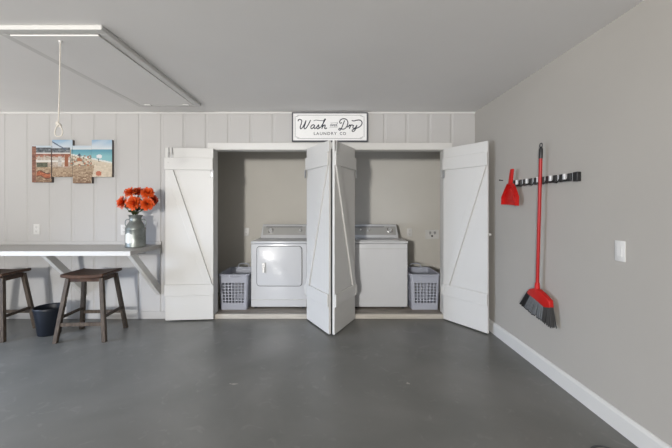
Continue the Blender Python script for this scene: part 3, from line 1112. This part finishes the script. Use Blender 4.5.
# ------------------------------------------------------------------ wall plates
def outlet(name, loc, rz, label, cat='outlet', kind='outlet', sx=1.0):
    root = empty(name, loc, rz)
    tag(root, label, cat)
    w_, h_2 = 0.0375 * sx, 0.0605
    MB().box((-w_, -0.007, -h_2), (w_, 0, h_2), 0.003).build('cover_plate', 'plate_white', root, smooth=True)
    if kind == 'outlet':
        for z in (-0.024, 0.024):
            rc = MB().prism([(a, b_ + z) for a, b_ in rounded_rect(-0.017, -0.015, 0.017, 0.015, 0.009)], -0.0095, -0.006).build('receptacle', 'plate_white', root)
            sl = MB()
            for x in (-0.007, 0.007): sl.box((x - 0.0013, -0.0102, z - 0.003), (x + 0.0013, -0.0093, z + 0.008))
            sl.lathe([(0, 0), (0.0022, 0), (0.0022, 0.0008), (0, 0.0008)], 8, (0, -0.0094, z - 0.009), axis='y')
            sl.build('slots', 'dark_gap', rc)
    else:
        MB().box((-0.0175, -0.0085, -0.034), (0.0175, -0.006, 0.034), 0.002).build('switch_frame', 'plate_white', root)
        MB().hexa([(-0.015, -0.012, -0.031), (0.015, -0.012, -0.031), (0.015, -0.008, 0.031), (-0.015, -0.008, 0.031)],
                  [(-0.015, -0.006, -0.031), (0.015, -0.006, -0.031), (0.015, -0.006, 0.031), (-0.015, -0.006, 0.031)], 0.001).build('rocker', 'plate_white', root)
    return root


q = P(37, 229.2, YW); outlet('wall_outlet', tuple(q), 0, 'white outlet on the panelled wall above the counter, below the beach canvases')
q = P(124.2, 229.8, YW); outlet('wall_outlet', tuple(q), 0, 'white outlet half hidden behind the left edge of the milk can')
q = P(246.6, 232.0, YC); outlet('wall_outlet', tuple(q), 0, 'white outlet on the closet wall above the left basket, by the dryer')
q = P(409.5, 232.5, YC); outlet('wall_outlet', tuple(q), 0, 'white outlet on the closet wall just right of the washer console')
outlet('light_switch', (XR, 330 * XR / (620.8 - 331), CAMZ - (251 - 207) * XR / (620.8 - 331)), R(-90), 'white rocker light switch alone on the right wall', 'switch', 'switch', 0.93)

q = P(432, 234.3, YC)
vb = empty('washer_valve_box', tuple(q))
tag(vb, 'white washer hookup box with two taps on the closet wall above right basket', 'valve box')
vm = MB()
for (a, b_) in (((-0.10, -0.068), (0.10, -0.052)), ((-0.10, 0.052), (0.10, 0.068)), ((-0.10, -0.052), (-0.084, 0.052)), ((0.084, -0.052), (0.10, 0.052))):
    vm.box((a[0], -0.012, a[1]), (b_[0], 0, b_[1]), 0.002)
vm.box((-0.086, -0.003, -0.054), (0.086, 0, 0.054))
vm.build('box', 'plate_white', vb)
for x in (-0.035, 0.035):
    v_ = MB()
    v_.tube([(x, -0.010, 0.045), (x, -0.010, 0.0)], 0.009, 10)
    v_.lathe([(0, 0), (0.016, 0), (0.016, 0.010), (0, 0.012)], 12, (x, -0.018, 0.028), axis='y')
    v_.build('tap', 'screw_steel', vb, smooth=True)
MB().lathe([(0.0, 0), (0.014, 0), (0.014, 0.006), (0, 0.006)], 12, (0, -0.003, -0.025), axis='y').build('drain_opening', 'dark_gap', vb)

# ------------------------------------------------------------------ tool rail on the right wall
def RW(px, py, off=0.0):
    """point on the plane off metres in front of the right wall"""
    s = (px - 331) / (XR - off)
    return (F / s, CAMZ - (py - 207) / s)


(y0, z0), (y1, z1) = RW(513.5, 184), RW(581.5, 176.3)
rl_len = y0 - y1
rl = empty('tool_rail', (XR, (y0 + y1) / 2, (z0 + z1) / 2), 0)
rl.rotation_euler = (math.atan2(z0 - z1, y0 - y1), 0, 0)
tag(rl, 'long black and grey broom holder rail screwed to the right wall', 'tool rail')
hl = rl_len / 2
MB().box((-0.022, -hl + 0.02, -0.026), (-0.0005, hl - 0.02, 0.026), 0.005).build('rail', 'rail_grey', rl)
for s in (-1, 1):
    cpm = MB()
    cpm.box((-0.030, s * (hl - 0.022) - 0.022, -0.033), (0.0, s * (hl - 0.022) + 0.022, 0.033), 0.006)
    cpm.build('end_cap', 'black_plastic', rl)
for k in range(5):
    yy = -hl + 0.115 + k * (rl_len - 0.23) / 4
    c_ = MB()
    c_.box((-0.034, yy - 0.060, -0.028), (-0.020, yy - 0.024, 0.028), 0.005)
    c_.box((-0.034, yy + 0.024, -0.028), (-0.020, yy + 0.060, 0.028), 0.005)
    c_.box((-0.027, yy - 0.030, -0.027), (-0.021, yy + 0.030, -0.006), 0.002)
    g_ = c_.build('grip', 'black_plastic', rl)
    MB().lathe([(0, -0.02), (0.012, -0.02), (0.012, 0.02), (0, 0.02)], 14, (-0.034, yy, 0.008)).build('roller', 'rail_grey', g_, smooth=True)
for k in range(4):
    yy = -hl + 0.115 + (k + 0.5) * (rl_len - 0.23) / 4
    MB().tube(spline([(-0.020, yy, -0.005), (-0.03, yy, -0.024), (-0.042, yy, -0.030), (-0.050, yy, -0.018)], 4), 0.0045, 8).build('hook', 'black_plastic', rl, smooth=True)

# nail beside the rail
nl = MB().tube([(XR + 0.0, RW(503, 180.5)[0], RW(503, 180.5)[1]), (XR - 0.03, RW(503, 180.5)[0] + 0.004, RW(503, 180.5)[1] + 0.004)], 0.004, 8)
yy, zz = RW(503, 180.5)
nl.lathe([(0, 0), (0.008, 0), (0.008, 0.003), (0, 0.003)], 10, (XR - 0.033, yy + 0.004, zz + 0.004), axis='x')
tag(nl.build('wall_nail', 'black_plastic'), 'small dark nail in the right wall left of the dustpan', 'nail')

# dustpan, hung flat on the wall from the end of the rail
dy, dz = RW(514.0, 204.8, 0.03)
dp = empty('dustpan', (XR - 0.004, dy, dz))
tag(dp, 'red plastic dustpan hanging from the left end of the rail', 'dustpan')
# outline in (y, z): y grows toward the back wall, which is left in the picture
OFF = 0.035
pan = [(0.128, 0.004), (-0.108, -0.008), (-0.112, 0.070), (-0.062, 0.155), (-0.028, 0.19), (0.026, 0.19), (0.062, 0.150), (0.126, 0.070)]
MB().prism(pan, -0.012 - OFF, -0.007 - OFF, axis='x', bevel=0.002).build('pan', 'red_plastic', dp)
wl = MB()
for a, b_ in zip(pan[1:], pan[2:] + pan[:1]):
    av, bv_ = Vector((0, a[0], a[1])), Vector((0, b_[0], b_[1]))
    d = (bv_ - av).normalized(); nrm = Vector((0, -d.z, d.y)) * 0.003
    x0_, x1_ = -0.043 - OFF, -0.008 - OFF
    bot = [(x0_, *(av + nrm)[1:]), (x0_, *(bv_ + nrm)[1:]), (x0_, *(bv_ - nrm)[1:]), (x0_, *(av - nrm)[1:])]
    top = [(x1_, *p[1:]) for p in bot]
    wl.hexa(bot, top, 0.001)
wl.build('side_wall', 'red_plastic', dp)
# raised wedge of the pan floor
MB().hexa([(-0.013 - OFF, 0.075, 0.03), (-0.013 - OFF, -0.070, 0.022), (-0.013 - OFF, -0.018, 0.15), (-0.013 - OFF, 0.022, 0.15)],
          [(-0.020 - OFF, 0.055, 0.045), (-0.020 - OFF, -0.050, 0.038), (-0.026 - OFF, -0.012, 0.145), (-0.026 - OFF, 0.016, 0.145)], 0.002).build('ridge', 'red_plastic', dp)
hd = MB()
hd.hexa([(-0.012 - OFF, 0.030, 0.185), (-0.034 - OFF, 0.030, 0.185), (-0.034 - OFF, -0.022, 0.185), (-0.012 - OFF, -0.022, 0.185)],
        [(-0.012 - OFF, -0.002, 0.325), (-0.030 - OFF, -0.002, 0.325), (-0.030 - OFF, -0.046, 0.325), (-0.012 - OFF, -0.046, 0.325)], 0.006)
hd.build('handle', 'red_plastic', dp, smooth=True)

# broom, its handle in a grip of the rail
BO = 0.058
top = Vector((XR - BO, *RW(541, 147, BO)))
neck = Vector((XR - BO, *RW(537.2, 289, BO)))
br = empty('angle_broom', tuple(neck))
tag(br, 'red angle broom with grey bristles hanging head-down from the rail', 'broom')
ax = (top - neck)
hl_ = ax.length
an_ = ax.normalized()
MB().tube([an_ * 0.0, an_ * (hl_ - 0.075)], 0.0125, 14).build('handle', 'red_metal', br, smooth=True)
MB().tube([an_ * (hl_ - 0.09), an_ * (hl_ - 0.02), an_ * hl_], [0.0145, 0.0145, 0.008], 14).build('end_cap', 'black_plastic', br, smooth=True)
hk = an_ * (hl_ + 0.012)
MB().tube([tuple(hk + Vector((0, 0.016 * math.cos(a), 0.018 * math.sin(a)))) for a in [2 * math.pi * i / 14 for i in range(14)]], 0.004, 8, closed=True).build('hanging_loop', 'dark_plastic', br, smooth=True)


def BP(px, py):
    a, b_ = RW(px, py, BO)
    return (a - neck.y, b_ - neck.z)


# red block: sloping holder
blk = [BP(*p) for p in ((528.5, 293.0), (530.5, 289.3), (535, 288.2), (539.8, 289.4), (545, 294.0), (551.0, 300.5), (551.8, 307.8), (546.0, 307.3), (537, 299.5))]
MB().prism(blk, -0.017, 0.017, axis='x', bevel=0.004).build('head', 'red_plastic', br, smooth=True)
MB().tube([an_ * -0.015, an_ * 0.05], [0.022, 0.016], 14).build('socket', 'red_plastic', br, smooth=True)
# bristles fan between two lines
T0, T1 = BP(528.8, 292.6), BP(551.5, 308.2)
B0, B1 = BP(521.8, 304.0), BP(553.2, 328.0)
grey, blackb = MB(), MB()
NB = 44
for i in range(NB):
    t = i / (NB - 1)
    for xo in (-0.010, 0.0, 0.010):
        j = random.uniform(-0.01, 0.01)
        a = Vector((xo, T0[0] + (T1[0] - T0[0]) * t, T0[1] + (T1[1] - T0[1]) * t + 0.012))
        b_ = Vector((xo * 1.8 + random.uniform(-0.006, 0.006), B0[0] + (B1[0] - B0[0]) * (t + j), B0[1] + (B1[1] - B0[1]) * (t + j) + random.uniform(-0.004, 0.004)))
        tgt = blackb if (t < 0.17 or t > 0.74) else grey
        tgt.tube([a, (a + b_) / 2, b_], [0.0032, 0.0042, 0.0042], 5)
        if t < 0.17 or t > 0.74:
            continue
        e2 = b_ + (b_ - a) * 0.02
        blackb.tube([b_ - (b_ - a) * 0.04, e2], 0.0046, 5)
grey.build('bristles', 'bristle_grey', br)
tag(blackb.build('bristles', 'bristle_black', br), 'black outer bristles and tips')

# ------------------------------------------------------------------ floor drain at the near right corner
fd = empty('floor_drain', (1.47, 1.735, 0.0))
tag(fd, 'round dark metal drain cover in the floor by the right baseboard', 'drain')
MB().lathe([(0.074, 0), (0.088, 0), (0.086, 0.004), (0.076, 0.004)], 36, close=True).build('ring', 'dark_plastic', fd, smooth=True)
MB().lathe([(0, 0), (0.073, 0), (0.073, 0.002), (0, 0.0025)], 36).build('cover', 'floor_paint', fd, smooth=True)
